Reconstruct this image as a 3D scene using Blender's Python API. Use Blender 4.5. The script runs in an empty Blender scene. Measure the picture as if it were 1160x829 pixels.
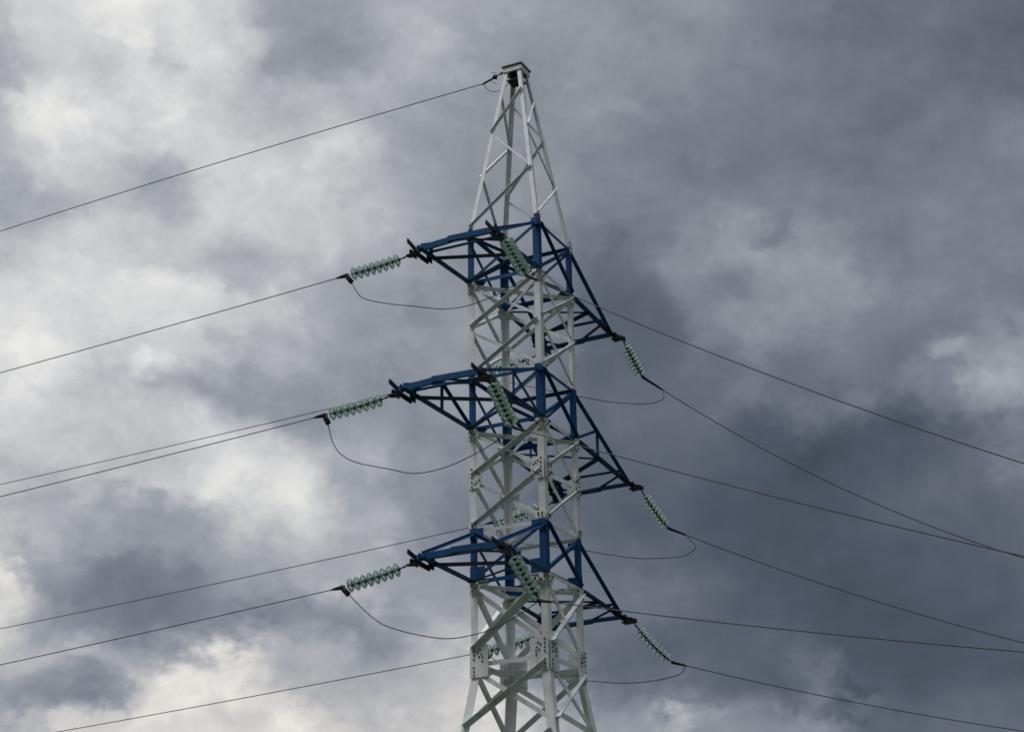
import bpy, math, random
from mathutils import Vector, Matrix
random.seed(7)
C = bpy.context.scene
col = C.collection
R = math.radians

# ------------------------------------------------------------------ camera
cam_d = bpy.data.cameras.new('camera')
cam = bpy.data.objects.new('camera', cam_d)
col.objects.link(cam)
cx, cy, cz = Vector((0.89596782, 0.44377877, -0.01738024)), Vector((0.17761705, -0.32218276, 0.92986582)), Vector((0.4070551, -0.83621688, -0.36748806))
m = Matrix((cx, cy, cz)).transposed().to_4x4()
m.translation = (17.791, -37.1526, 1.7)
cam.matrix_world = m
cam_d.lens = 62.07
cam_d.sensor_width = 36.0
cam_d.clip_start = 0.1
cam_d.clip_end = 5000
C.camera = cam

# ------------------------------------------------------------------ exposure, sun
vs = C.view_settings
vs.view_transform = 'Standard'
vs.look = 'None'
vs.exposure = 0.0
vs.gamma = 1.0
vs.use_curve_mapping = False
C.cycles.filter_width = 1.6            # the photograph is a little soft
SUN_AZ, SUN_EL = 212.0, 62.0           # degrees clockwise from +Y, height
sun_d = bpy.data.lights.new('sun', 'SUN')
sun_d.energy = 1.5
sun_d.angle = R(20)
sun_d.color = (1.0, 0.975, 0.94)
sun = bpy.data.objects.new('sun', sun_d)
col.objects.link(sun)
sv = Vector((math.sin(R(SUN_AZ)) * math.cos(R(SUN_EL)), math.cos(R(SUN_AZ)) * math.cos(R(SUN_EL)), math.sin(R(SUN_EL))))
sun.rotation_euler = (-sv).to_track_quat('-Z', 'Y').to_euler()
sun.location = sv * 120

# ------------------------------------------------------------------ sky: overcast cloud deck over a Nishita sky
# cloud brightness (display grey) by azimuth and height above the horizon, in degrees; azimuth 0 is 26 degrees west of +Y
SKY_EL = [9.5, 11.73, 13.95, 16.18, 18.41, 20.64, 22.86, 25.09, 27.32, 29.55, 31.77, 34.0]
SKY_AZ = [-19.0, -17.0, -15.0, -13.0, -11.0, -9.0, -7.0, -5.0, -3.0, -1.0, 1.0, 3.0, 5.0, 7.0, 9.0, 11.0, 13.0, 15.0, 17.0, 19.0]
SKY = [
    [195, 195, 198, 200, 200, 202, 202, 195, 192, 199, 188, 151, 150, 138, 128, 115, 106, 106, 108, 107],
    [179, 178, 175, 174, 196, 189, 172, 172, 170, 179, 144, 119, 108, 101, 100, 95, 94, 96, 98, 98],
    [198, 198, 165, 149, 150, 158, 171, 176, 162, 149, 130, 121, 113, 106, 97, 93, 95, 99, 101, 101],
    [198, 199, 186, 172, 174, 170, 183, 184, 147, 128, 115, 106, 98, 93, 91, 94, 99, 103, 105, 105],
    [193, 193, 190, 181, 195, 201, 193, 172, 147, 134, 121, 104, 106, 102, 97, 97, 102, 112, 129, 135],
    [201, 199, 192, 191, 188, 177, 171, 164, 153, 143, 127, 110, 109, 114, 121, 122, 122, 134, 151, 154],
    [204, 204, 203, 205, 203, 192, 181, 168, 153, 144, 132, 118, 118, 132, 145, 142, 130, 135, 137, 135],
    [179, 187, 195, 194, 196, 199, 190, 173, 158, 149, 137, 126, 124, 132, 143, 139, 129, 131, 135, 139],
    [177, 184, 192, 189, 200, 202, 194, 177, 158, 149, 142, 139, 137, 134, 131, 127, 124, 124, 126, 126],
    [187, 196, 203, 202, 202, 191, 185, 176, 164, 156, 147, 141, 138, 135, 132, 127, 123, 120, 117, 115],
    [194, 205, 210, 208, 204, 172, 165, 169, 172, 163, 154, 147, 144, 141, 135, 132, 129, 124, 120, 118],
    [195, 210, 216, 216, 206, 169, 164, 170, 175, 165, 157, 152, 149, 147, 141, 137, 132, 126, 120, 118],
]
WARP1, WARP2, BILL1, BILL2, SPL = 4.2, 0.7, 0.20, 0.07, False
PUFFS = [(-8.52, 20.34, 2.11, 0.79, -13), (-12.45, 16.82, 2.01, 0.67, -12), (-7.13, 13.74, 2.02, 0.61, -15), (-4.38, 13.34, 1.6, 0.7, -14), (-4.95, 23.56, 2.18, 1.14, -9), (-11.98, 20.9, 0.53, 0.45, -8), (-9.15, 17.58, 2.36, 1.13, 16), (-10.3, 11.27, 1.68, 0.82, 26), (-12.61, 21.57, 1.01, 0.67, 14), (-15.97, 21.48, 1.88, 0.88, 12), (-1.2, 11.64, 1.3, 1.4, 14), (15.97, 19.53, 1.4, 0.99, 17), (14.86, 21.27, 0.75, 0.5, 16), (8.54, 24.93, 1.05, 0.62, 9), (10.03, 24.33, 2.12, 1.01, 8), (9.66, 11.09, 0.78, 0.82, 13), (5.18, 9.96, 1.01, 0.38, 22), (8.96, 9.76, 1.11, 0.38, 14), (4.68, 29.84, 1.23, 0.45, 7), (-6.48, 16.7, 1.18, 1.42, 12), (-16.55, 14.82, 0.49, 0.76, 18), (-16.09, 29.22, 1.22, 1.62, 8), (-11.25, 31.43, 1.28, 1.09, 8), (-8.25, 12.89, 0.86, 0.39, 6), (-7.33, 10.7, 1.13, 0.55, 10), (-7.71, 32.05, 2.3, 1.31, -14), (-12.68, 26.98, 1.54, 0.94, -17), (-9.87, 24.68, 1.23, 0.9, -15), (-12.43, 30.88, 0.63, 0.82, -12), (-15.06, 30.69, 0.99, 0.81, -12), (-10.36, 21.26, 1.5, 0.73, -12), (-16.55, 26.14, 1.63, 0.76, -12), (-18.21, 30.2, 0.54, 1.33, -12), (-14.27, 11.04, 2.74, 0.7, -28), (-13.16, 14.71, 3.26, 1.21, -20), (-9.67, 12.98, 3.43, 0.72, -16), (11.72, 18.4, 3.42, 1.17, -8), (9.75, 25.26, 0.8, 0.34, -12), (15.07, 20.13, 0.68, 0.5, -11), (-5.66, 20.55, 2.43, 1.71, -12), (10.61, 10.47, 0.94, 0.33, -14), (-11.43, 16.58, 1.44, 0.95, -12), (3.81, 24.15, 1.87, 1.99, -10), (17.32, 22.71, 0.85, 0.82, -8), (-15.86, 17.05, 1.68, 0.44, -6), (-5.75, 17.42, 0.83, 1.02, -10)]
TONES = [(70, (60, 68, 79)), (90, (78, 86, 99)), (110, (97, 104, 117)), (135, (124, 129, 140)), (165, (156, 160, 168)), (190, (184, 186, 191)), (215, (211, 212, 213)), (250, (248, 246, 242))]
LUMP = 0.10


def lin(c):
    c /= 255.0
    return c / 12.92 if c <= 0.04045 else ((c + 0.055) / 1.055) ** 2.4

w = bpy.data.worlds.new('World')
C.world = w
w.use_nodes = True
nt = w.node_tree
nt.nodes.clear()

def nd(t, **kw):
    n = nt.nodes.new(t)
    for k, v in kw.items():
        setattr(n, k, v)
    return n

def put(sock, v):
    if isinstance(v, bpy.types.NodeSocket):
        nt.links.new(v, sock)
    else:
        sock.default_value = v

def mt(op, a, b=None, c=None, clamp=False):
    n = nd('ShaderNodeMath', operation=op, use_clamp=clamp)
    put(n.inputs[0], a)
    if b is not None: put(n.inputs[1], b)
    if c is not None: put(n.inputs[2], c)
    return n.outputs[0]

def maprange(v, a, b, c, d, kind='LINEAR'):
    n = nd('ShaderNodeMapRange', interpolation_type=kind, clamp=True)
    put(n.inputs[0], v)
    for i, x in enumerate((a, b, c, d)):
        put(n.inputs[i + 1], x)
    return n.outputs[0]

def noise(vec, scale, detail=6, rough=0.55, dist=0.0):
    n = nd('ShaderNodeTexNoise')
    put(n.inputs['Vector'], vec)
    n.inputs['Scale'].default_value = scale
    n.inputs['Detail'].default_value = detail
    n.inputs['Roughness'].default_value = rough
    n.inputs['Distortion'].default_value = dist
    return n

tc = nd('ShaderNodeTexCoord')
rot = nd('ShaderNodeVectorRotate', rotation_type='Z_AXIS')
put(rot.inputs['Vector'], tc.outputs['Generated'])
rot.inputs['Angle'].default_value = R(-25.956)
d_ = rot.outputs[0]
sp = nd('ShaderNodeSeparateXYZ'); put(sp.inputs[0], d_)
az = mt('MULTIPLY', mt('ARCTAN2', sp.outputs[0], sp.outputs[1]), 180 / math.pi)
el = mt('MULTIPLY', mt('ARCSINE', sp.outputs[2]), 180 / math.pi)
flat = nd('ShaderNodeMapping'); put(flat.inputs[0], d_)
flat.inputs['Scale'].default_value = (1, 1, 1.35)      # clouds wider than tall
fv = flat.outputs[0]
n1 = noise(fv, 24.0, 9, 0.6)
n2 = noise(fv, 70.0, 4, 0.5)
def off(n, amp, ch):
    s = nd('ShaderNodeSeparateColor'); put(s.inputs[0], n.outputs['Color'])
    return mt('MULTIPLY', mt('SUBTRACT', s.outputs[ch], 0.5), amp)
azw = mt('ADD', mt('ADD', az, off(n1, WARP1, 0)), off(n2, WARP2, 0))
elw = mt('ADD', mt('ADD', el, off(n1, WARP1, 1)), off(n2, WARP2, 1))
u = maprange(azw, SKY_AZ[0], SKY_AZ[-1], 0.0, 1.0)
v = None
for i, row in enumerate(SKY):
    cr = nd('ShaderNodeValToRGB')
    cr.color_ramp.interpolation = 'B_SPLINE' if SPL else 'EASE'
    els = cr.color_ramp.elements
    els[0].position, els[1].position = 0.0, 1.0
    for k in range(1, len(row) - 1):
        els.new(k / (len(row) - 1))
    for k, g in enumerate(row):
        els[k].color = (g / 255, g / 255, g / 255, 1)
    put(cr.inputs[0], u)
    if v is None:
        v = cr.outputs[0]
    else:
        t = maprange(elw, SKY_EL[i - 1], SKY_EL[i], 0, 1, 'SMOOTHSTEP')
        mx = nd('ShaderNodeMix', data_type='FLOAT')
        put(mx.inputs[0], t); put(mx.inputs[2], v); put(mx.inputs[3], cr.outputs[0])
        v = mx.outputs[0]
# soft puffs: single brighter or darker tufts (azimuth, height, half width, half height, grey change)
for a0, e0, ra, re, amp in PUFFS:
    q = mt('ADD', mt('POWER', mt('DIVIDE', mt('SUBTRACT', azw, a0), ra), 2.0), mt('POWER', mt('DIVIDE', mt('SUBTRACT', elw, e0), re), 2.0))
    g = maprange(mt('SQRT', q), 0.2, 1.7, 1.25 * amp / 255, 0.0, 'SMOOTHSTEP')
    v = mt('ADD', v, g)
# fine billows
b1 = noise(fv, 12.0, 9, 0.57, 0.35)
b2 = noise(fv, 38.0, 5, 0.52)
v = mt('ADD', v, mt('MULTIPLY', mt('SUBTRACT', b1.outputs[0], 0.5), BILL1))
v = mt('ADD', v, mt('MULTIPLY', mt('SUBTRACT', b2.outputs[0], 0.5), maprange(v, 0.4, 0.75, BILL2 * 0.4, BILL2)))
# the rest of the sky: the same kind of broken deck, brighter towards the hidden sun behind the camera
# cauliflower lumps on the brighter clouds
wv = nd('ShaderNodeVectorMath', operation='MULTIPLY_ADD')
put(wv.inputs[0], n1.outputs['Color']); wv.inputs[1].default_value = (0.10, 0.10, 0.10); put(wv.inputs[2], fv)
vo = nd('ShaderNodeTexVoronoi', feature='F1')
put(vo.inputs['Vector'], wv.outputs[0])
vo.inputs['Scale'].default_value = 15.0
vo.inputs['Detail'].default_value = 2.0
vo.inputs['Roughness'].default_value = 0.55
lump = mt('MULTIPLY', mt('SUBTRACT', 0.95, vo.outputs['Distance']), maprange(v, 0.4, 0.75, LUMP * 0.15, LUMP))
v = mt('ADD', v, lump)
v = mt('ADD', mt('MULTIPLY', mt('SUBTRACT', v, 0.6), 1.16), 0.61)
gen = noise(fv, 3.2, 8, 0.58)
rest = mt('MULTIPLY', maprange(gen.outputs[0], 0.3, 0.7, 0.62, 1.0, 'SMOOTHSTEP'), maprange(el, 8, 65, 0.27, 1.0, 'SMOOTHSTEP'))
aa = mt('ABSOLUTE', az)
edge = mt('MAXIMUM', maprange(aa, 21, 34, 0, 1, 'SMOOTHSTEP'), maprange(el, 34, 46, 0, 1, 'SMOOTHSTEP'))
mx = nd('ShaderNodeMix', data_type='FLOAT')
put(mx.inputs[0], edge); put(mx.inputs[2], v); put(mx.inputs[3], rest)
v = mx.outputs[0]
# grey value -> colour: slate where the deck is thick, warm white where it is thin
cr = nd('ShaderNodeValToRGB')
cr.color_ramp.interpolation = 'LINEAR'
els = cr.color_ramp.elements
els[0].position, els[1].position = TONES[0][0] / 255, TONES[-1][0] / 255
for g, rgb in TONES[1:-1]:
    els.new(g / 255)
for k, (g, rgb) in enumerate(TONES):
    els[k].color = (lin(rgb[0]), lin(rgb[1]), lin(rgb[2]), 1)
put(cr.inputs[0], v)
sky = nd('ShaderNodeTexSky', sky_type='NISHITA', sun_disc=False)
sky.sun_elevation = R(SUN_EL)
sky.sun_rotation = R(SUN_AZ)
scl = nd('ShaderNodeVectorMath', operation='SCALE')
warm = nd('ShaderNodeMix', data_type='RGBA', blend_type='MULTIPLY')
put(warm.inputs[0], mt('MULTIPLY', maprange(el, 9, 21, 1.0, 0.0, 'SMOOTHSTEP'), maprange(v, 0.6, 0.8, 0.0, 1.0)))
put(warm.inputs[6], cr.outputs[0]); warm.inputs[7].default_value = (1.02, 0.985, 0.94, 1)      # low bright gaps are creamier
put(scl.inputs[0], warm.outputs[2]); put(scl.inputs[3], mt('ADD', 10.0, maprange(el, 38, 75, 0.0, 18.0, 'SMOOTHSTEP')))   # the deck is brightest overhead, round the hidden sun
mxc = nd('ShaderNodeMix', data_type='RGBA')
mxc.inputs[0].default_value = 0.97                       # cloud cover
put(mxc.inputs[6], sky.outputs[0]); put(mxc.inputs[7], scl.outputs[0])
bg = nd('ShaderNodeBackground')
bg.inputs['Strength'].default_value = 0.1
put(bg.inputs['Color'], mxc.outputs[2])
wo = nd('ShaderNodeOutputWorld')
nt.links.new(bg.outputs[0], wo.inputs['Surface'])

# ------------------------------------------------------------------ materials
def material(name, base, rough=0.6, metal=0.0, var=0.12, scale=6.0, stain=None, stain_amt=0.0, bump=0.0, trans=0.0, ior=1.5, spec=0.35):
    mm = bpy.data.materials.new(name)
    mm.use_nodes = True
    t = mm.node_tree
    b = t.nodes['Principled BSDF']
    b.inputs['Roughness'].default_value = rough
    b.inputs['Metallic'].default_value = metal
    b.inputs['IOR'].default_value = ior
    b.inputs['Specular IOR Level'].default_value = spec
    if trans:
        b.inputs['Transmission Weight'].default_value = trans
    co = t.nodes.new('ShaderNodeTexCoord')
    n = t.nodes.new('ShaderNodeTexNoise')
    n.inputs['Scale'].default_value = scale
    n.inputs['Detail'].default_value = 7
    n.inputs['Roughness'].default_value = 0.65
    t.links.new(co.outputs['Object'], n.inputs['Vector'])
    r = t.nodes.new('ShaderNodeValToRGB')
    e = r.color_ramp.elements
    e[0].position, e[1].position = 0.3, 0.7
    e[0].color = tuple(c * (1 - var) for c in base) + (1,)
    e[1].color = tuple(min(1, c * (1 + var)) for c in base) + (1,)
    t.links.new(n.outputs['Fac'], r.inputs['Fac'])
    out = r.outputs['Color']
    if stain:
        n2 = t.nodes.new('ShaderNodeTexNoise')
        n2.inputs['Scale'].default_value = scale * 0.7
        n2.inputs['Detail'].default_value = 9
        n2.inputs['Roughness'].default_value = 0.75
        mp = t.nodes.new('ShaderNodeMapping')
        mp.inputs['Location'].default_value = (3.7, 1.3, 8.1)
        mp.inputs['Scale'].default_value = (1.0, 1.0, 0.3)
        t.links.new(co.outputs['Object'], mp.inputs[0])
        t.links.new(mp.outputs[0], n2.inputs['Vector'])
        r2 = t.nodes.new('ShaderNodeMapRange')
        r2.inputs[1].default_value, r2.inputs[2].default_value = 0.52, 0.72
        r2.inputs[3].default_value, r2.inputs[4].default_value = 0.0, stain_amt
        t.links.new(n2.outputs['Fac'], r2.inputs[0])
        mx = t.nodes.new('ShaderNodeMix')
        mx.data_type = 'RGBA'
        t.links.new(r2.outputs[0], mx.inputs[0])
        t.links.new(out, mx.inputs[6])
        mx.inputs[7].default_value = tuple(stain) + (1,)
        out = mx.outputs[2]
    t.links.new(out, b.inputs['Base Color'])
    if bump:
        bp = t.nodes.new('ShaderNodeBump')
        bp.inputs['Strength'].default_value = bump
        bp.inputs['Distance'].default_value = 0.01
        t.links.new(n.outputs['Fac'], bp.inputs['Height'])
        t.links.new(bp.outputs[0], b.inputs['Normal'])
    return mm

M_WHITE = material('white_paint', (0.80, 0.82, 0.83), 0.6, 0, 0.10, 5, (0.38, 0.36, 0.32), 0.75, 0.2)
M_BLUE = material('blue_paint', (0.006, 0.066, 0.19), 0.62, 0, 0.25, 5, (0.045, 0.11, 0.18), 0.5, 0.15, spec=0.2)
M_NAVY = material('lacing_navy', (0.004, 0.022, 0.058), 0.6, 0, 0.25, 6, (0.015, 0.03, 0.05), 0.5, 0.15, spec=0.2)  # darker tone than the arm blue, set on the lacing bars only
M_DARK = material('dark_steel', (0.010, 0.012, 0.016), 0.6, 0.0, 0.3, 14)
M_BOLT = material('bolt_steel', (0.05, 0.05, 0.05), 0.5, 0.4, 0.3, 20)
M_GALV = material('galvanised_steel', (0.16, 0.165, 0.17), 0.5, 0.6, 0.2, 20)
M_CAP = material('cap_iron', (0.05, 0.055, 0.055), 0.5, 0.2, 0.3, 20)
M_WIRE = material('weathered_aluminium', (0.06, 0.06, 0.062), 0.65, 0.0, 0.2, 10)
M_GLASS = material('green_glass', (0.72, 0.90, 0.84), 0.10, 0, 0.03, 4, trans=0.75, ior=1.5, spec=0.5)
M_CONC = material('concrete', (0.33, 0.32, 0.30), 0.85, 0, 0.2, 5, (0.2, 0.19, 0.17), 0.5, 0.3)
M_GRASS = material('meadow', (0.035, 0.05, 0.018), 0.9, 0, 0.4, 0.35, (0.10, 0.085, 0.05), 0.6, 0.4)

# ------------------------------------------------------------------ mesh builder
class MB:
    def __init__(self):
        self.v, self.f, self.mi, self.mats = [], [], [], []
    def mat(self, mm):
        if mm not in self.mats:
            self.mats.append(mm)
        return self.mats.index(mm)
    def extrude(self, prof_p, prof_q, mm):
        """two equal rings of points joined into a closed solid"""
        k, n, i = len(self.v), len(prof_p), self.mat(mm)
        self.v += [Vector(x) for x in prof_p] + [Vector(x) for x in prof_q]
        for a in range(n):
            b = (a + 1) % n
            self.f.append((k + a, k + b, k + n + b, k + n + a)); self.mi.append(i)
        self.f.append(tuple(k + a for a in reversed(range(n)))); self.mi.append(i)
        self.f.append(tuple(k + n + a for a in range(n))); self.mi.append(i)
    def angle(self, p, q, u, v, a, mm, t=0.012, b=None):
        """steel angle: corner runs p-q, one leg along u, the other along v"""
        p, q = Vector(p), Vector(q)
        ax = (q - p).normalized()
        u = Vector(u); u = (u - ax * u.dot(ax)).normalized()
        v = Vector(v); v = v - ax * v.dot(ax); v = (v - u * v.dot(u)).normalized()
        b = a if b is None else b
        pr = [(0, 0), (a, 0), (a, t), (t, t), (t, b), (0, b)]
        self.extrude([p + u * x + v * y for x, y in pr], [q + u * x + v * y for x, y in pr], mm)
    def channel(self, p, q, u, v, h, b, mm, t=0.014):
        """steel channel: web of height h along u (centred), flanges of width b along v"""
        p, q = Vector(p), Vector(q)
        ax = (q - p).normalized()
        u = Vector(u); u = (u - ax * u.dot(ax)).normalized()
        v = Vector(v); v = v - ax * v.dot(ax); v = (v - u * v.dot(u)).normalized()
        g = h / 2
        pr = [(-g, 0), (g, 0), (g, b), (g - t, b), (g - t, t), (t - g, t), (t - g, b), (-g, b)]
        self.extrude([p + u * x + v * y for x, y in pr], [q + u * x + v * y for x, y in pr], mm)
    def bar(self, p, q, u, wu, wv, mm):
        """flat bar of section wu (along u) x wv, centred on p-q"""
        p, q = Vector(p), Vector(q)
        ax = (q - p).normalized()
        u = Vector(u); u = (u - ax * u.dot(ax)).normalized()
        v = ax.cross(u)
        pr = [(-wu / 2, -wv / 2), (wu / 2, -wv / 2), (wu / 2, wv / 2), (-wu / 2, wv / 2)]
        self.extrude([p + u * x + v * y for x, y in pr], [q + u * x + v * y for x, y in pr], mm)
    def poly(self, pts, nrm, t, mm):
        """plate: outline pts thickened by t along nrm"""
        nn = Vector(nrm).normalized() * t
        self.extrude([Vector(x) for x in pts], [Vector(x) + nn for x in pts], mm)
    def bolt(self, p, nrm, mm, r=0.022, h=0.022):
        nn = Vector(nrm).normalized()
        u = nn.orthogonal().normalized(); v = nn.cross(u)
        ring = [Vector(p) + u * math.cos(k * math.pi / 3) * r + v * math.sin(k * math.pi / 3) * r for k in range(6)]
        self.extrude(ring, [x + nn * h for x in ring], mm)
    def tube(self, pts, r, mm, n=8):
        """round bar along a polyline; r is a number or one radius per point"""
        pts = [Vector(x) for x in pts]
        rs = [r] * len(pts) if isinstance(r, (int, float)) else list(r)
        k, i = len(self.v), self.mat(mm)
        u = None
        for a, x in enumerate(pts):
            t = (pts[min(a + 1, len(pts) - 1)] - pts[max(a - 1, 0)]).normalized()
            u = t.orthogonal() if u is None else (u - t * u.dot(t))
            u.normalize(); w_ = t.cross(u)
            self.v += [x + (u * math.cos(j * 2 * math.pi / n) + w_ * math.sin(j * 2 * math.pi / n)) * rs[a] for j in range(n)]
        for a in range(len(pts) - 1):
            for j in range(n):
                b = (j + 1) % n
                self.f.append((k + a * n + j, k + a * n + b, k + a * n + n + b, k + a * n + n + j)); self.mi.append(i)
        self.f.append(tuple(k + j for j in reversed(range(n)))); self.mi.append(i)
        e = k + (len(pts) - 1) * n
        self.f.append(tuple(e + j for j in range(n))); self.mi.append(i)
        self.smooth = True
    def lathe(self, prof, mm, n=24, closed=True):
        """revolve (r, z) outline about the local z axis"""
        k, i, m_ = len(self.v), self.mat(mm), len(prof)
        for j in range(n):
            a = j * 2 * math.pi / n
            self.v += [Vector((r * math.cos(a), r * math.sin(a), z)) for r, z in prof]
        for j in range(n):
            b = (j + 1) % n
            for s in range(m_ if closed else m_ - 1):
                s2 = (s + 1) % m_
                self.f.append((k + j * m_ + s, k + b * m_ + s, k + b * m_ + s2, k + j * m_ + s2)); self.mi.append(i)
        self.smooth = True
    def mesh(self, name, origin=(0, 0, 0)):
        me = bpy.data.meshes.new(name)
        o = Vector(origin)
        me.from_pydata([x - o for x in self.v], [], self.f)
        for mm in self.mats:
            me.materials.append(mm)
        me.polygons.foreach_set('material_index', self.mi)
        if getattr(self, 'smooth', False):
            me.polygons.foreach_set('use_smooth', [len(p.vertices) == 4 for p in me.polygons])
        me.update()
        import bmesh
        bm = bmesh.new(); bm.from_mesh(me)
        bmesh.ops.recalc_face_normals(bm, faces=bm.faces)
        bm.to_mesh(me); bm.free()
        return me
    def build(self, name, parent=None, origin=(0, 0, 0)):
        return link(name, self.mesh(name, origin), parent, origin if parent is None else (0, 0, 0))

def link(name, me, parent=None, loc=(0, 0, 0)):
    o = bpy.data.objects.new(name, me)
    col.objects.link(o)
    o.location = loc
    if parent is not None:
        o.parent = parent
    return o

def tag(o, label, cat, group=None):
    o['label'] = label; o['category'] = cat
    if group: o['group'] = group
    return o

jit = [0]
def jitter():
    """a different sliver of offset for every bar, so that no two faces share a plane"""
    jit[0] = (jit[0] * 7 + 3) % 23
    return jit[0] * 0.00035

# ------------------------------------------------------------------ ground
mb = MB()
i = mb.mat(M_GRASS)
NG, SZ = 60, 3000.0
def gx(k): 
    s = (k / NG) * 2 - 1
    return math.copysign(abs(s) ** 3, s) * SZ
for a in range(NG + 1):
    for b in range(NG + 1):
        x, y = gx(a), gx(b)
        d = math.hypot(x, y)
        z = 0.0 if d < 8 else (0.12 * math.sin(x * 0.11) * math.cos(y * 0.13) - 0.15) * min(1, (d - 8) / 30)
        mb.v.append(Vector((x, y, z)))
for a in range(NG):
    for b in range(NG):
        k = a * (NG + 1) + b
        mb.f.append((k, k + NG + 1, k + NG + 2, k + 1)); mb.mi.append(i)
g = mb.build('ground')
g['kind'] = 'structure'

# ------------------------------------------------------------------ lattice tower
T = bpy.data.objects.new('lattice_tower', None)
col.objects.link(T)
tag(T, 'tall white and blue steel lattice pylon standing against the cloudy sky', 'pylon')
ZT = (21.40, 17.46, 13.58)          # top of each blue band
ZB = (20.07, 16.15, 12.32)          # bottom of each blue band
KNEE, TOP, BASE = 10.05, 26.38, 0.25
HB, HT = 2.47, 0.24                 # half width at the base and under the cap
def half(z):
    if z >= ZT[0]: return 1.0 + (HT - 1.0) * (z - ZT[0]) / (TOP - ZT[0])
    if z >= KNEE: return 1.0
    return 1.0 + (HB - 1.0) * (KNEE - z) / (KNEE - BASE)
CORN = {'L': (-1, -1), 'N': (1, -1), 'R': (1, 1), 'B': (-1, 1)}
def corner(c, z, inset=0.0):
    h = half(z) - inset
    return Vector((CORN[c][0] * h, CORN[c][1] * h, z))
FACES = [('L', 'N', (0, -1, 0)), ('N', 'R', (1, 0, 0)), ('R', 'B', (0, 1, 0)), ('L', 'B', (-1, 0, 0))]

for c, (sx, sy) in CORN.items():
    mb = MB()
    u, v = (-sx, 0, 0), (0, -sy, 0)
    e = lambda z, d=0.0: corner(c, z, d)
    segs = [(BASE, KNEE + 0.35, 0.21, M_WHITE, -0.006), (KNEE + 0.352, ZB[2], 0.175, M_WHITE, 0.0)]
    for k in (2, 1, 0):
        segs.append((ZB[k], ZT[k], 0.18 if k else 0.17, M_BLUE, 0.0))
        if k: segs.append((ZT[k], ZB[k - 1], 0.175 if k == 2 else 0.165, M_WHITE, 0.0))
    for z0, z1, a, mm, d in segs:
        if z0 < KNEE:
            mb.angle(e(z0, d), e(KNEE, d), u, v, a, mm, 0.018)
            mb.angle(e(KNEE + 0.002, d), e(z1, d), u, v, a, mm, 0.018)
        else:
            mb.angle(e(z0, d), e(z1, d), u, v, a, mm, 0.016)
    mb.build('leg', T)
    mb = MB()
    mb.angle(e(ZT[0] + 0.002, 0.004), e(TOP, 0.004), u, v, 0.105, M_WHITE, 0.01)
    # splice angle and bolts at the foot of the peak leg
    mb.angle(e(ZT[0] - 0.16, -0.013), e(ZT[0] + 0.20, -0.013), u, v, 0.12, M_BLUE if c in 'LN' else M_WHITE, 0.01)
    for k in range(4):
        z = ZT[0] - 0.12 + 0.09 * k
        mb.bolt(e(z, -0.013) + Vector((-sx * 0.06, 0, 0)), (0, sy, 0), M_GALV, 0.02, 0.035)
        mb.bolt(e(z, -0.013) + Vector((0, -sy * 0.06, 0)), (sx, 0, 0), M_GALV, 0.02, 0.035)
    mb.build('peak_leg', T)
    mb = MB()
    p = corner(c, BASE)
    mb.extrude([p + Vector((x, y, -1.0)) for x, y in ((-.55, -.55), (.55, -.55), (.55, .55), (-.55, .55))],
               [p + Vector((x, y, 0.0)) for x, y in ((-.32, -.32), (.32, -.32), (.32, .32), (-.32, .32))], M_CONC)
    mb.build('footing', T)

def face_bar(name, c0, z0, c1, z1, n, size, mm, side, inset=0.07, ends=0.0):
    """one steel angle across a face of the body, bolted outside (+1) or inside (-1, -2) of the leg flanges"""
    n = Vector(n)
    p, q = corner(c0, z0), corner(c1, z1)
    d = (q - p); d_h = Vector((d.x, d.y, 0)).normalized()
    p, q = p + d_h * inset, q - d_h * inset
    ax = (q - p).normalized()
    p, q = p - ax * ends, q + ax * ends
    o = {1: 0.002, -1: -0.0195, -2: -0.046}[side] + (1 if side > 0 else -1) * jitter()
    if z0 < KNEE + 0.4: o += 0.006 if side > 0 else -0.003
    p, q = p + n * o, q + n * o
    up = n.cross(ax)
    if up.z < 0: up = -up
    m_ = MB()
    m_.angle(p + up * size * 0.5, q + up * size * 0.5, -up, n if side > 0 else -n, size, mm, 0.009, size * 0.9)
    return m_.build(name, T)

def plate(c, z0, z1, wd, n, mm, bolts=(), name='gusset_plate', cut=0.0, out=0.014):
    """gusset on the leg of corner c, on the face with outward normal n, reaching wd inwards along the face"""
    n = Vector(n)
    m_ = MB()
    a, b = corner(c, z0), corner(c, z1)
    other = [x for f in FACES for x in f[:2] if Vector(f[2]) == n and x != c][0]
    t = (corner(other, z0) - a); t.z = 0; t.normalize()
    o = n * (out + jitter())
    h = z1 - z0
    m_.poly([a + o, a + o + t * wd * (1 - cut), a + o + t * wd + Vector((0, 0, h * cut)), b + o + t * wd - Vector((0, 0, h * cut)),
             b + o + t * wd * (1 - cut), b + o], n, 0.012, mm)
    for fx, fz in bolts:
        m_.bolt(a + t * wd * fx + Vector((0, 0, h * fz)) + (b - a - Vector((0, 0, h))) * fz + o + n * 0.011, n, M_BOLT)
    return m_.build(name, T)

# double X bracing of the white sections between the arms
for zt, zb, sz in ((ZB[0], ZT[1], 0.086), (ZB[1], ZT[2], 0.095)):
    zm = zb + (zt - zb) * 0.505
    for a, b, n in FACES:
        face_bar('diagonal_brace', b, zt - 0.14, a, zm + 0.05, n, sz, M_WHITE, 1)
        face_bar('diagonal_brace', a, zt - 0.14, b, zm + 0.05, n, sz * 0.85, M_WHITE, -1)
        face_bar('diagonal_brace', a, zm - 0.07, b, zb + 0.09, n, sz * 0.85, M_WHITE, -1)
        face_bar('diagonal_brace', b, zm - 0.07, a, zb + 0.09, n, sz * 0.9, M_WHITE, 1)
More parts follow.
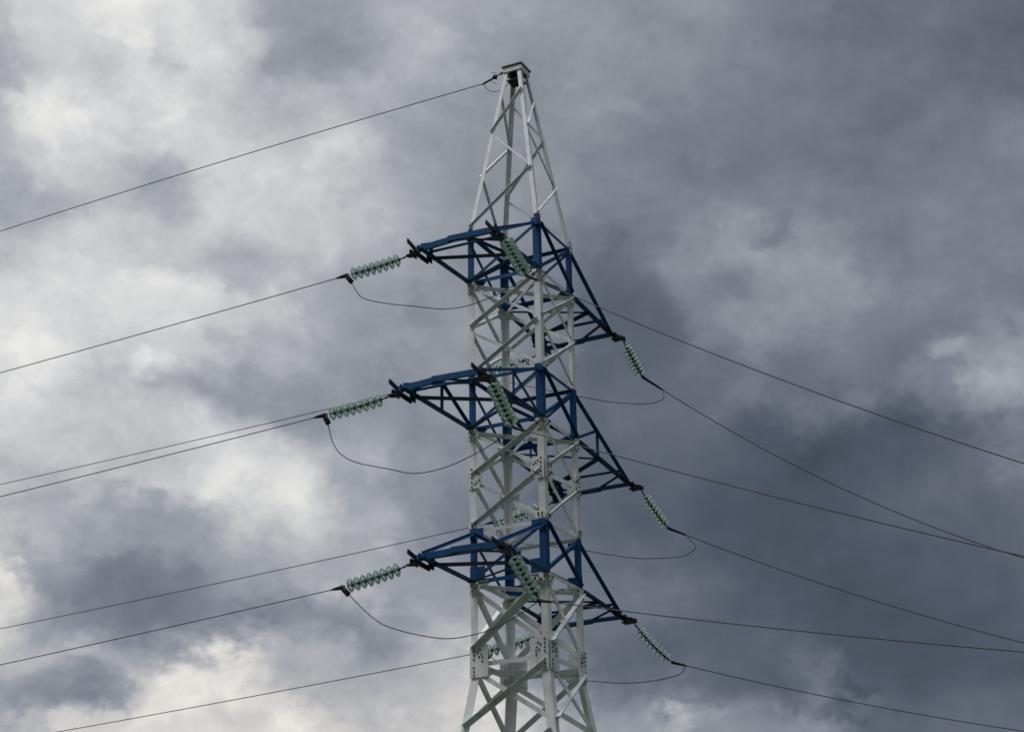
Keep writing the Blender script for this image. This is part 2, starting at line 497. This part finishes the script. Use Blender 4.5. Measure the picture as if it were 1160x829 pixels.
# white section down to the knee: one X per face
for a, b, n in FACES:
    face_bar('diagonal_brace', b, ZB[2] - 0.2, a, KNEE + 0.6, n, 0.15, M_WHITE, 1)
    face_bar('diagonal_brace', a, ZB[2] - 0.2, b, KNEE + 0.6, n, 0.115, M_WHITE, -1)
    face_bar('horizontal_strut', a, KNEE + 0.3, b, KNEE + 0.3, n, 0.11, M_WHITE, -2)
# splayed section below the knee
zz = [KNEE + 0.15, 8.72, 6.7, 4.0, 0.5]
for k in range(4):
    z1, z0 = zz[k], zz[k + 1]
    for a, b, n in FACES:
        face_bar('diagonal_brace', b, z1 - (0.0 if k == 0 else 0.1), a, z0 + 0.15, n, 0.12, M_WHITE, 1)
        face_bar('diagonal_brace', a, z1 - (0.0 if k == 0 else 0.1), b, z0 + 0.15, n, 0.105, M_WHITE, -1)
# blue bands: X in the faces that carry no arm ties, horizontals, plan diagonals
for k in range(3):
    for a, b, n in FACES:
        face_bar('diagonal_brace', a, ZB[k] + 0.05, b, ZT[k] - 0.08, n, 0.085, M_BLUE, -1)
        face_bar('diagonal_brace', b, ZB[k] + 0.05, a, ZT[k] - 0.08, n, 0.08, M_BLUE, 1)
        face_bar('horizontal_strut', a, ZT[k] - 0.03, b, ZT[k] - 0.03, n, 0.085, M_BLUE if (k < 2) else M_WHITE, -2)
        face_bar('horizontal_strut', a, ZB[k] + 0.0, b, ZB[k] + 0.0, n, 0.10, M_BLUE if n[1] else M_WHITE, -2)
    for j, (a, b) in enumerate((('L', 'R'), ('N', 'B'))):
        m_ = MB()
        dz = -0.07 - 0.05 * j
        p, q = corner(a, ZB[k] + dz, 0.05), corner(b, ZB[k] + dz, 0.05)
        m_.angle(p, q, (q - p).cross(Vector((0, 0, 1))), (0, 0, -1), 0.085, M_WHITE, 0.009)
        m_.build('plan_brace', T)
# plan frame at the knee
for j, (a, b) in enumerate((('L', 'R'), ('N', 'B'))):
    m_ = MB()
    p, q = corner(a, KNEE + 0.2 - 0.06 * j, 0.06), corner(b, KNEE + 0.2 - 0.06 * j, 0.06)
    m_.angle(p, q, (q - p).cross(Vector((0, 0, 1))), (0, 0, -1), 0.10, M_WHITE, 0.01)
    m_.build('plan_brace', T)
# zigzag of the peak
for a, b, n in FACES:
    back = n[0] < 0 or n[1] > 0
    if n[0] < 0: a, b = b, a
    zs = [(b, 25.66), (a, 24.48), (b, 23.12), (a, 21.62)]
    for k in range(3):
        (c0, z0), (c1, z1) = zs[k], zs[k + 1]
        face_bar('peak_brace', c0, z0 - (0.05 if k else 0), c1, z1 + 0.03, n, 0.062, M_WHITE, (1 if k % 2 == 0 else -1) * (-1 if n[0] < 0 else 1), inset=0.03, ends=0.03)
# cap on the peak
mb = MB()
hz = 0.27
ring = lambda h, z: [(x * h, y * h, z) for x, y in ((-1, -1), (1, -1), (1, 1), (-1, 1))]
for k in range(4):
    p, q = Vector(ring(hz, 26.43)[k]), Vector(ring(hz, 26.43)[(k + 1) % 4])
    inn = -(p + q) * 0.5; inn.z = 0
    ax = (q - p).normalized()
    mb.channel(p - ax * -0.004, q + ax * -0.004, (0, 0, 1), inn, 0.15, 0.06, M_WHITE, 0.01)
mb.build('cap_frame', T)
mb = MB()
mb.extrude(ring(hz + 0.03, 26.512), ring(hz + 0.03, 26.535), M_DARK)
mb.build('cap_plate', T)
mb = MB()
mb.extrude(ring(0.20, 26.12), ring(0.20, 26.14), M_DARK)
mb.extrude(ring(0.09, 26.14), ring(0.09, 26.50), M_DARK)
mb.build('cap_bracket', T)

# gusset plates
for k in range(3):
    for a, b, n in FACES:
        arm = abs(n[1]) > 0.5
        big = k == 2
        for c in (a, b):
            other = b if c == a else a
            if big and arm:
                plate(c, ZT[k] - 0.24, ZT[k] + 0.02, 0.36, n, M_BLUE)
                plate(c, ZB[k] - 0.02, ZB[k] + 0.34, 0.40, n, M_BLUE)
            elif arm:
                plate(c, ZT[k] - 0.12, ZT[k] + 0.06, 0.19, n, M_BLUE)
                plate(c, ZB[k] - 0.02, ZB[k] + 0.17, 0.24, n, M_BLUE)
            # pale plate under the band, where the white braces start
            plate(c, ZB[k] - 0.30, ZB[k] - 0.035, 0.26, n, M_WHITE, ((0.2, 0.2), (0.2, 0.7), (0.55, 0.5), (0.8, 0.75)), cut=0.3, out=0.024)
zm = ZT[2] + (ZB[1] - ZT[2]) * 0.505
for a, b, n in FACES:
    for c in (a, b):
        plate(c, zm - 0.27, zm + 0.27, 0.34, n, M_WHITE,
              [(0.22, 0.1 + 0.2 * q) for q in range(5)] + [(0.45, 0.2), (0.45, 0.8), (0.62, 0.28), (0.62, 0.72), (0.8, 0.35), (0.8, 0.66)], cut=0.25, out=0.022)
        plate(c, ZT[2] + 0.04, ZT[2] + 0.2, 0.24, n, M_WHITE, ((0.3, 0.3), (0.3, 0.75), (0.7, 0.4), (0.7, 0.75)), cut=0.2, out=0.02)
for a, b, n in FACES:
    for c in (a, b):
        plate(c, KNEE - 0.02, KNEE + 0.74, 0.46, n, M_WHITE,
              [(0.19, 0.06 + 0.125 * q) for q in range(8) if q != 3] + [(0.5, 0.62), (0.62, 0.70), (0.68, 0.6), (0.42, 0.78), (0.55, 0.84), (0.66, 0.48)], cut=0.06, out=0.024)
# plan gussets under the blue bands
for k in range(3):
    for c, (sx, sy) in CORN.items():
        mb = MB()
        z = ZB[k] - 0.022 - jitter() * 0.5
        p = corner(c, z)
        t = 0.42 if k < 2 else 0.46
        mb.poly([p + Vector((sx * .03, sy * .03, 0)), p + Vector((-sx * t, sy * .03, 0)), p + Vector((-sx * t, -sy * .16, 0)),
                 p + Vector((-sx * .16, -sy * t, 0)), p + Vector((sx * .03, -sy * t, 0))], (0, 0, 1), 0.012, M_BLUE if k < 2 else M_WHITE)
        mb.build('gusset_plate', T)
# bent plates hanging inside the knee, seen from below
for c, (sx, sy) in CORN.items():
    mb = MB()
    p = corner(c, KNEE + 0.06)
    t = 0.5
    mb.poly([p + Vector((-sx * .03, -sy * .03, 0)), p + Vector((-sx * t, -sy * .03, 0)), p + Vector((-sx * t * .8, -sy * .25, 0)),
             p + Vector((-sx * .25, -sy * t * .8, 0)), p + Vector((-sx * .03, -sy * t, 0))], (0, 0, 1), 0.014, M_WHITE)
    mb.build('knee_plate', T)

# ------------------------------------------------------------------ crossarms: six, each a part of the tower
AL = (3.58, 4.38, 3.50)             # reach of the tip beam from the tower axis
TIP_FAR = (-0.15, -0.22, -0.16)
TIP = (-0.10, -0.04, 0.02)          # height of the tips against the arm roots
def crossarm(k, s):
    zb, zt, A = ZB[k], ZT[k], AL[k]
    Aq = A - 0.66
    Y = lambda y: s * y
    dz = (TIP if s < 0 else TIP_FAR)[k]
    zl = lambda y: zb + dz * (y - 1) / (A - 1)          # height of the bottom plane
    zt_ = zb + dz
    out = Vector((0, s, 0)); up = Vector((0, 0, 1))
    mb = MB()
    big = 0.155 if k else 0.14
    for x in (-1, 1):
        sh = 0.10 if x > 0 else 0.0
        mb.angle((x * 1.012 - sh, Y(1.0), zb - 0.03), (x * 1.012 - sh, Y(A + 0.02), zt_ - 0.03), (1, 0, 0), (0, 0, 1), big * 1.1, M_BLUE, 0.013, big * 0.8)
    # tip beam in two lengths that meet at a splice a little outside the line of the tips
    md = Vector((0.05, Y(A + 0.045), zt_ + 0.03))
    e0, e1 = Vector((-1.10, Y(A - 0.03), zt_ - 0.01)), Vector((1.10, Y(A + 0.01), zt_ + 0.02))
    if s < 0:
        mb.channel(e0, md + Vector((0.10, 0, 0)), up, -out, 0.145, 0.075, M_BLUE)
        mb.channel(md + Vector((-0.22, s * 0.019, 0.004)), e1 + Vector((0, s * 0.019, 0)), up, -out, 0.14, 0.07, M_BLUE)
    else:
        dn = Vector((0, 0, -0.09))
        mb.angle(e0 + dn, md + dn + Vector((0.10, 0, 0)), -out, up, 0.30, M_BLUE, 0.014, 0.13)
        mb.angle(md + dn + Vector((-0.22, -s * 0.019, 0.018)), e1 + dn + Vector((0, -s * 0.019, 0.018)), -out, up, 0.28, M_BLUE, 0.014, 0.115)
    # inner beam and the long plan diagonal
    mb.angle((-1.0, Y(Aq), zl(Aq) + 0.11), (1.0, Y(Aq), zl(Aq) + 0.11), (0, -1, 0), up, 0.10 if s < 0 else 0.17, M_BLUE, 0.01, 0.07)
    arm = mb.build('crossarm', T)
    ym = Y(1 + (A - 1) * 0.40)
    for x in (-1, 1):
        m_ = MB()
        sh = 0.08 if x > 0 else 0.0
        m_.angle((x * 0.985 - sh, Y(0.98), zt - 0.12), (x * 0.985 - sh, Y(A - 0.10), zt_ + 0.07), (1, 0, 0), (0, s, 1), 0.115, M_BLUE, 0.01, 0.075)
        m_.build('top_chord', arm)
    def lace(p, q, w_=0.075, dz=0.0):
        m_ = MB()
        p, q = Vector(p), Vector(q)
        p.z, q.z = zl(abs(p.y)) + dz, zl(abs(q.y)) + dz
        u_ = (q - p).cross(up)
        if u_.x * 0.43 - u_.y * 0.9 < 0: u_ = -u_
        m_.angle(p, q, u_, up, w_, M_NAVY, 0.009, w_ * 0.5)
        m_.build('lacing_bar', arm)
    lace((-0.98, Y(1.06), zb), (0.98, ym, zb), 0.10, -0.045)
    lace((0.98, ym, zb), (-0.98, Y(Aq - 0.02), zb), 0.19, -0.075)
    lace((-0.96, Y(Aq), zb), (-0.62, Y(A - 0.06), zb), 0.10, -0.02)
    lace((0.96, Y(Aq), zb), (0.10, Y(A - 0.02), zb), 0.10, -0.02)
    if k == 1:
        yq = 1 + (A - 1) * 0.42
        zq = (zt - 0.09) + (zb + 0.12 - zt + 0.09) * 0.42 - 0.05
        for x in (-1, 1):
            m_ = MB()
            m_.angle((x * 0.975 - 0.03, Y(yq), zb - 0.02), (x * 0.975 - 0.03, Y(yq), zq), (-x, 0, 0), (0, s, 0), 0.06, M_BLUE, 0.008)
            m_.build('post', arm)
            m_ = MB()
            m_.angle((x * 0.955 - 0.03, Y(1.05), zb + 0.1), (x * 0.955 - 0.03, Y(yq - 0.03), zq), (-x, 0, 0), (0, 0, -1), 0.07, M_BLUE, 0.008)
            m_.build('tie_bar', arm)
    # dark brackets that carry the strings: pairs of plates running out past the tip beam
    for x in (-1, 1):
        m_ = MB()
        m_.channel((x * 1.06, Y(Aq + 0.02), zl(Aq) - 0.115), (x * 1.06, Y(A + 0.10), zt_ - 0.095), up, (x, 0, 0), 0.11, 0.05, M_DARK, 0.014)
        m_.channel((x * 1.19, Y(A - 0.22), zt_ - 0.115), (x * 1.19, Y(A + 0.10), zt_ - 0.095), up, (-x, 0, 0), 0.11, 0.05, M_DARK, 0.014)
        m_.bar((x * 1.06, Y(A + 0.06), zt_ - 0.03), (x * 1.05, Y(A + 0.44), zt_ + 0.03), up, 0.11, 0.03, M_DARK)
        if x > 0:
            m_.bar((x * 1.20, Y(A + 0.06), zt_ - 0.08), (x * 1.22, Y(A + 0.34), zt_ - 0.05), up, 0.11, 0.03, M_DARK)
        m_.poly([(x * 1.0, Y(A - 0.16), zt_ - 0.17), (x * 1.30, Y(A - 0.08), zt_ - 0.17), (x * 1.30, Y(A + 0.08), zt_ - 0.17), (x * 1.0, Y(A + 0.14), zt_ - 0.17)], (0, 0, 1), 0.02, M_DARK)
        m_.poly([(x * 1.03, Y(Aq - 0.10), zl(Aq) - 0.13), (x * 1.03, Y(Aq + 0.16), zl(Aq) - 0.13), (x * 1.03, Y(Aq + 0.16), zl(Aq) + 0.08), (x * 1.03, Y(Aq - 0.10), zl(Aq) + 0.08)], (x, 0, 0), 0.02, M_DARK)
        m_.build('string_bracket', arm)
for k in range(3):
    for s in (-1, 1):
        crossarm(k, s)

# ------------------------------------------------------------------ conductors: start point, plan direction, slope and curvature
WIRES = {
    ('nearL', 0): ((-2.997, -3.570, 19.685), (-1.000, 0.00000), (-0.053, 0.00060)),
    ('farL', 0): ((-3.000, 3.570, 19.600), (-1.000, 0.00000), (-0.044, 0.00060)),
    ('nearR', 0): ((1.970, -3.776, 18.520), (0.978, -0.208), (-0.695, 0.00595)),
    ('farR', 0): ((1.708, 3.828, 18.655), (0.940, 0.342), (-0.787, 0.022)),
    ('nearL', 1): ((-3.045, -4.350, 15.819), (-1.000, 0.00000), (-0.057, 0.00060)),
    ('farL', 1): ((-3.000, 4.350, 15.481), (-1.000, 0.00000), (-0.063, 0.00060)),
    ('nearR', 1): ((1.935, -4.549, 14.588), (0.978, -0.208), (-0.472, 0.00231)),
    ('farR', 1): ((1.890, 4.674, 14.670), (0.940, 0.342), (-0.468, 0.00878)),
    ('nearL', 2): ((-3.003, -3.500, 11.897), (-1.000, 0.00000), (-0.075, 0.00060)),
    ('farL', 2): ((-3.000, 3.500, 11.727), (-1.000, 0.00000), (-0.064, 0.00060)),
    ('nearR', 2): ((2.089, -3.732, 10.895), (0.978, -0.208), (-0.276, 0.00200)),
    ('farR', 2): ((2.115, 3.906, 10.962), (0.940, 0.342), (-0.291, 0.00599)),
}


def on_wire(key, t):
    S, h, ab = WIRES[key]
    return Vector((S[0] + h[0] * t, S[1] + h[1] * t, S[2] + ab[0] * t + ab[1] * t * t))

def smooth(pts, n=8):
    pts = [Vector(p) for p in pts]
    P = [pts[0] * 2 - pts[1]] + pts + [pts[-1] * 2 - pts[-2]]
    out = []
    for i in range(1, len(P) - 2):
        a, b, c, d = P[i - 1:i + 3]
        for j in range(n):
            t = j / n
            out.append(0.5 * ((2 * b) + (c - a) * t + (2 * a - 5 * b + 4 * c - d) * t * t + (3 * b - a - 3 * c + d) * t ** 3))
    return out + [pts[-1]]

LV = ('top', 'middle', 'bottom')
DS = 1.17
SHELL = [(0.035, 0.030), (0.080, 0.037), (0.118, 0.052), (0.142, 0.074), (0.146, 0.083), (0.138, 0.083), (0.116, 0.064), (0.098, 0.062),
         (0.092, 0.074), (0.084, 0.073), (0.078, 0.054), (0.035, 0.046)]
CAPP = [(0.0, -0.016), (0.034, -0.014), (0.046, 0.004), (0.050, 0.030), (0.056, 0.044), (0.048, 0.058), (0.036, 0.066), (0.028, 0.10), (0.024, 0.166), (0.0, 0.168)]
mb = MB(); mb.lathe([(r * DS, z) for r, z in SHELL], M_GLASS, 28); SHELL_ME = mb.mesh('glass_disc')
mb = MB(); mb.lathe([(r * 0.85, z) for r, z in CAPP], M_CAP, 14, False); CAP_ME = mb.mesh('metal_cap')
PITCH = 0.160

def frame_along(p, t):
    q = t.to_track_quat('Z', 'Y').to_matrix().to_4x4()
    q.translation = p
    return q

STRING_LABEL = {
    ('nearL', 0): 'green glass insulator string slanting left off the left tip of the top blue crossarm',
    ('nearL', 1): 'green glass insulator string slanting left off the left tip of the middle blue crossarm',
    ('nearL', 2): 'green glass insulator string slanting left off the left tip of the bottom blue crossarm',
    ('nearR', 0): 'coil-like glass insulator string hanging before the front leg at the top blue band',
    ('nearR', 1): 'coil-like glass insulator string hanging before the front leg at the middle blue band',
    ('nearR', 2): 'coil-like glass insulator string hanging before the front leg at the bottom blue band',
    ('farR', 0): 'drooping glass insulator string off the right tip of the top crossarm',
    ('farR', 1): 'drooping glass insulator string off the right tip of the middle crossarm',
    ('farR', 2): 'drooping glass insulator string off the right tip of the bottom crossarm',
    ('farL', 0): 'insulator string seen through the lattice just above the middle blue band',
    ('farL', 1): 'insulator string seen through the lattice just above the bottom blue band',
    ('farL', 2): 'insulator string seen through the lattice below the bottom blue band',
}
def insulator_string(key):
    side, k = key
    sx = 1 if side.endswith('R') else -1
    sy = -1 if side.startswith('near') else 1
    S = Vector(WIRES[key][0])
    P = Vector((sx * 1.27, sy * AL[k], ZB[k] + (TIP if sy < 0 else TIP_FAR)[k] - 0.155))
    root = bpy.data.objects.new('insulator_string', None)
    col.objects.link(root)
    root.location = P
    tag(root, STRING_LABEL[key], 'insulator', 'glass insulator strings on the pylon')
    # hanging curve from the bracket to the clamp
    sag = {'nearL': 0.03, 'farL': 0.05, 'nearR': 0.03, 'farR': (0.03, 0.06, 0.09)[k]}[side]
    cv = []
    for j in range(41):
        t = j / 40
        cv.append(P.lerp(S, t) - Vector((0, 0, sag * 4 * t * (1 - t))))
    L = [0]
    for j in range(40): L.append(L[-1] + (cv[j + 1] - cv[j]).length)
    def at(s_):
        s_ = max(0, min(L[-1], s_))
        for j in range(40):
            if L[j + 1] >= s_:
                f = (s_ - L[j]) / max(1e-6, L[j + 1] - L[j])
                return cv[j].lerp(cv[j + 1], f), (cv[j + 1] - cv[j]).normalized()
        return cv[-1], (cv[-1] - cv[-2]).normalized()
    n = 8
    pitch = min(0.178, (L[-1] - 0.36) / n)
    s0 = L[-1] - n * pitch - 0.12
    m_ = MB()
    for a, b in ((0, 0.5), (0.5, 1.0)):           # shackle and eye link
        p0, p1 = at(s0 * a)[0], at(s0 * b)[0]
        m_.tube([p0, p0.lerp(p1, 0.3), p0.lerp(p1, 0.5), p0.lerp(p1, 0.7), p1], [0.03, 0.016, 0.02, 0.016, 0.03], M_DARK, 8)
    m_.build('link', root, P)
    for j in range(n):
        p, t = at(s0 + j * pitch)
        o = link('glass_disc', SHELL_ME, root)
        mw = frame_along(p - P, t)
        o.matrix_local = mw
        c = link('metal_cap', CAP_ME, o)
    # dead end clamp
    m_ = MB()
    w0, w1 = on_wire(key, 0.0), on_wire(key, 0.45)
    if side.endswith('L'):
        m_.tube([at(L[-1] - 0.06)[0], w0, on_wire(key, 0.12), on_wire(key, 0.3)], [0.03, 0.055, 0.045, 0.02], M_DARK, 10)
        j = JUMPERS[('near' if sy < 0 else 'far', k)]
        nx = Vector(j[1] if sy < 0 else j[-2]) - w0
        dn = (nx.normalized() + Vector((0.35, 0, -0.5))).normalized()
        m_.bar(w0 + Vector((-0.03, 0, 0.02)), w0 + dn * 0.26, (0, 1, 0), 0.07, 0.11, M_DARK)
        for q in range(3):
            m_.tube([w0 + dn * (0.07 + 0.07 * q) + Vector((0, -0.07, 0)), w0 + dn * (0.07 + 0.07 * q) + Vector((0, 0.07, 0))], 0.028, M_DARK, 6)
    else:
        t_end = {'nearR': 0.3, 'farR': (0.52, 0.45, 0.33)[k]}[side]
        m_.tube([at(L[-1] - 0.05)[0], w0, on_wire(key, t_end * 0.4), on_wire(key, t_end)], [0.03, 0.042, 0.036, 0.022], M_DARK, 10)
    m_.build('tension_clamp', root, P)
    return root

WIRE_LABEL = {
    ('nearL', 0): 'overhead wire running left from the insulator string of the top blue crossarm',
    ('nearL', 1): 'overhead wire running left from the insulator string of the middle blue crossarm',
    ('nearL', 2): 'overhead wire running left from the insulator string of the bottom blue crossarm',
    ('farL', 0): 'overhead wire passing just over the middle left insulator string towards the left',
    ('farL', 1): 'overhead wire leaving the back of the lattice leftwards above the bottom left string',
    ('farL', 2): 'lowest overhead wire on the left, leaving the lattice under the bottom crossarm',
    ('nearR', 0): 'uppermost overhead wire on the right, crossing in front of the top crossarm',
    ('nearR', 1): 'overhead wire crossing before the lattice under the middle crossarm and running right',
    ('nearR', 2): 'nearly level overhead wire crossing before the lattice at the bottom crossarm, running right',
    ('farR', 0): 'steep overhead wire running right from the drooping string of the top crossarm',
    ('farR', 1): 'overhead wire running right from the drooping string of the middle crossarm',
    ('farR', 2): 'lowest overhead wire on the right, from the drooping string of the bottom crossarm',
}
JUMPERS = {
    ('near', 0): ((-2.997, -3.570, 19.685), (-2.891, -3.574, 19.518), (-2.758, -3.580, 19.276), (-2.498, -3.591, 18.959), (-1.789, -3.620, 18.660), (-1.046, -3.651, 18.424), (-0.317, -3.681, 18.193), (0.328, -3.708, 18.116), (0.942, -3.733, 18.178), (1.458, -3.755, 18.306), (1.853, -3.771, 18.436)),
    ('far', 0): ((2.247, 3.858, 18.088), (2.267, 3.859, 17.986), (2.140, 3.852, 17.907), (1.844, 3.835, 17.880), (1.353, 3.809, 17.960), (0.735, 3.775, 18.111), (0.037, 3.736, 18.351), (-0.773, 3.692, 18.638), (-2.200, 3.610, 19.160), (-2.750, 3.580, 19.280), (-3.000, 3.570, 19.600)),
    ('near', 1): ((-2.969, -4.353, 15.739), (-2.912, -4.355, 15.424), (-2.780, -4.361, 15.054), (-2.555, -4.370, 14.757), (-2.116, -4.387, 14.488), (-1.283, -4.420, 14.196), (-0.584, -4.448, 13.971), (0.215, -4.480, 13.977), (1.002, -4.512, 14.166), (1.558, -4.534, 14.372), (1.890, -4.547, 14.535)),
    ('far', 1): ((2.634, 4.723, 14.241), (2.601, 4.721, 14.080), (2.475, 4.713, 13.953), (2.208, 4.695, 13.868), (1.681, 4.660, 13.885), (0.959, 4.612, 13.973), (0.231, 4.564, 14.157), (-0.506, 4.515, 14.369), (-1.506, 4.449, 14.615), (-2.269, 4.398, 14.784), (-2.911, 4.356, 15.063), (-3.000, 4.350, 15.481)),
    ('near', 2): ((-2.929, -3.503, 11.824), (-2.708, -3.513, 11.588), (-2.319, -3.531, 11.210), (-1.844, -3.553, 10.865), (-1.055, -3.589, 10.565), (-0.262, -3.625, 10.367), (0.407, -3.655, 10.361), (0.957, -3.680, 10.446), (1.503, -3.705, 10.626), (2.003, -3.728, 10.868)),
    ('far', 2): ((2.425, 3.931, 10.777), (2.328, 3.923, 10.675), (2.096, 3.905, 10.608), (1.704, 3.873, 10.556), (1.126, 3.827, 10.542), (0.546, 3.781, 10.595), (-0.039, 3.735, 10.694), (-0.867, 3.669, 10.838), (-1.707, 3.603, 11.052), (-2.435, 3.545, 11.351), (-3.000, 3.500, 11.727)),
}

WR = 0.012
for key in WIRES:
    insulator_string(key)
    left = key[0].endswith('L')
    n, tm = 60, (95.0 if left else 24.0)
    pts, lo = [], None
    for j in range(n + 1):
        p = on_wire(key, tm * (j / n) ** 1.3)
        pts.append(p)
    S = Vector(WIRES[key][0])
    mb = MB()
    mb.tube(pts, WR, M_WIRE, 8)
    o = mb.build('overhead_wire', None, S)
    tag(o, WIRE_LABEL[key], 'wire', 'overhead wires')
JL = {'near': 'slack jumper wire hanging in a loop below the left insulator string of the %s crossarm',
      'far': 'jumper wire looping back left from the drooping string of the %s right crossarm'}
for (side, k), pts in JUMPERS.items():
    pts = list(pts)
    if side == 'far':
        t = (0.52, 0.45, 0.33)[k]
        pts[0] = tuple(on_wire(('farR', k), t))
    mb = MB()
    mb.tube(smooth(pts), WR * 0.95, M_WIRE, 8)
    o = mb.build('jumper_wire', None, pts[0])
    tag(o, JL[side] % LV[k], 'wire', 'jumper wires under the crossarms')

# ------------------------------------------------------------------ earth wire to the peak
e0 = Vector((-0.27, -0.25, 26.38)); e1 = Vector((-0.86, -0.25, 26.20))
root = bpy.data.objects.new('wire_anchor', None); col.objects.link(root); root.location = e0
tag(root, 'small dark anchor fitting that ties the topmost wire to the peak of the pylon', 'wire anchor')
mb = MB()
P_ = lambda f: e0.lerp(e1, f)
mb.tube([P_(0), P_(.12), P_(.2), P_(.3), P_(.34)], [.03, .03, .016, .016, .03], M_DARK)
mb.tube([P_(.56), P_(.62), P_(.66), P_(.7), P_(.98), P_(1.1)], [.03, .016, .035, .028, .028, .014], M_DARK)
mb.build('clamp', root, e0)
mb = MB()
mb.tube([P_(.32), P_(.36), P_(.38), P_(.42), P_(.46), P_(.50), P_(.57)], [.03, .045, .075, .08, .055, .04, .03], M_DARK, 12)
mb.build('small_insulator', root, e0)
mb = MB()
c_ = P_(.34)
mb.tube(smooth([c_, c_ + Vector((-.02, 0, .10)), c_ + Vector((-.12, 0, .14)), c_ + Vector((-.17, 0, .19))], 4), .008, M_DARK, 6)
mb.tube(smooth([P_(.58), P_(.58) + Vector((.0, 0, -.10)), P_(.58) + Vector((.1, 0, -.16)), P_(.58) + Vector((.13, 0, -.2))], 4), .008, M_DARK, 6)
mb.build('arcing_horn', root, e0)
mb = MB()
mb.tube([e1 + Vector((-t, 0, -0.0155 * t - 0.0011 * t * t + (0.0000045 * t ** 3))) for t in [95 * (j / 60) ** 1.3 for j in range(61)]], 0.0125, M_WIRE, 8)
o = mb.build('overhead_wire', None, e1)
tag(o, 'topmost thin wire running left from the peak of the pylon', 'wire', 'overhead wires')
mb = MB()
mb.tube(smooth([e1, e1 + Vector((.10, 0, -.20)), e1 + Vector((.30, 0, -.33)), e1 + Vector((.50, 0, -.34)), e1 + Vector((.66, .02, -.24)), e1 + Vector((.78, .12, -.08)), Vector((-.06, -.10, 26.12))]), 0.009, M_DARK, 6)
o = mb.build('jumper_wire', None, e1)
tag(o, 'thin short wire loop under the anchor fitting at the peak', 'wire')
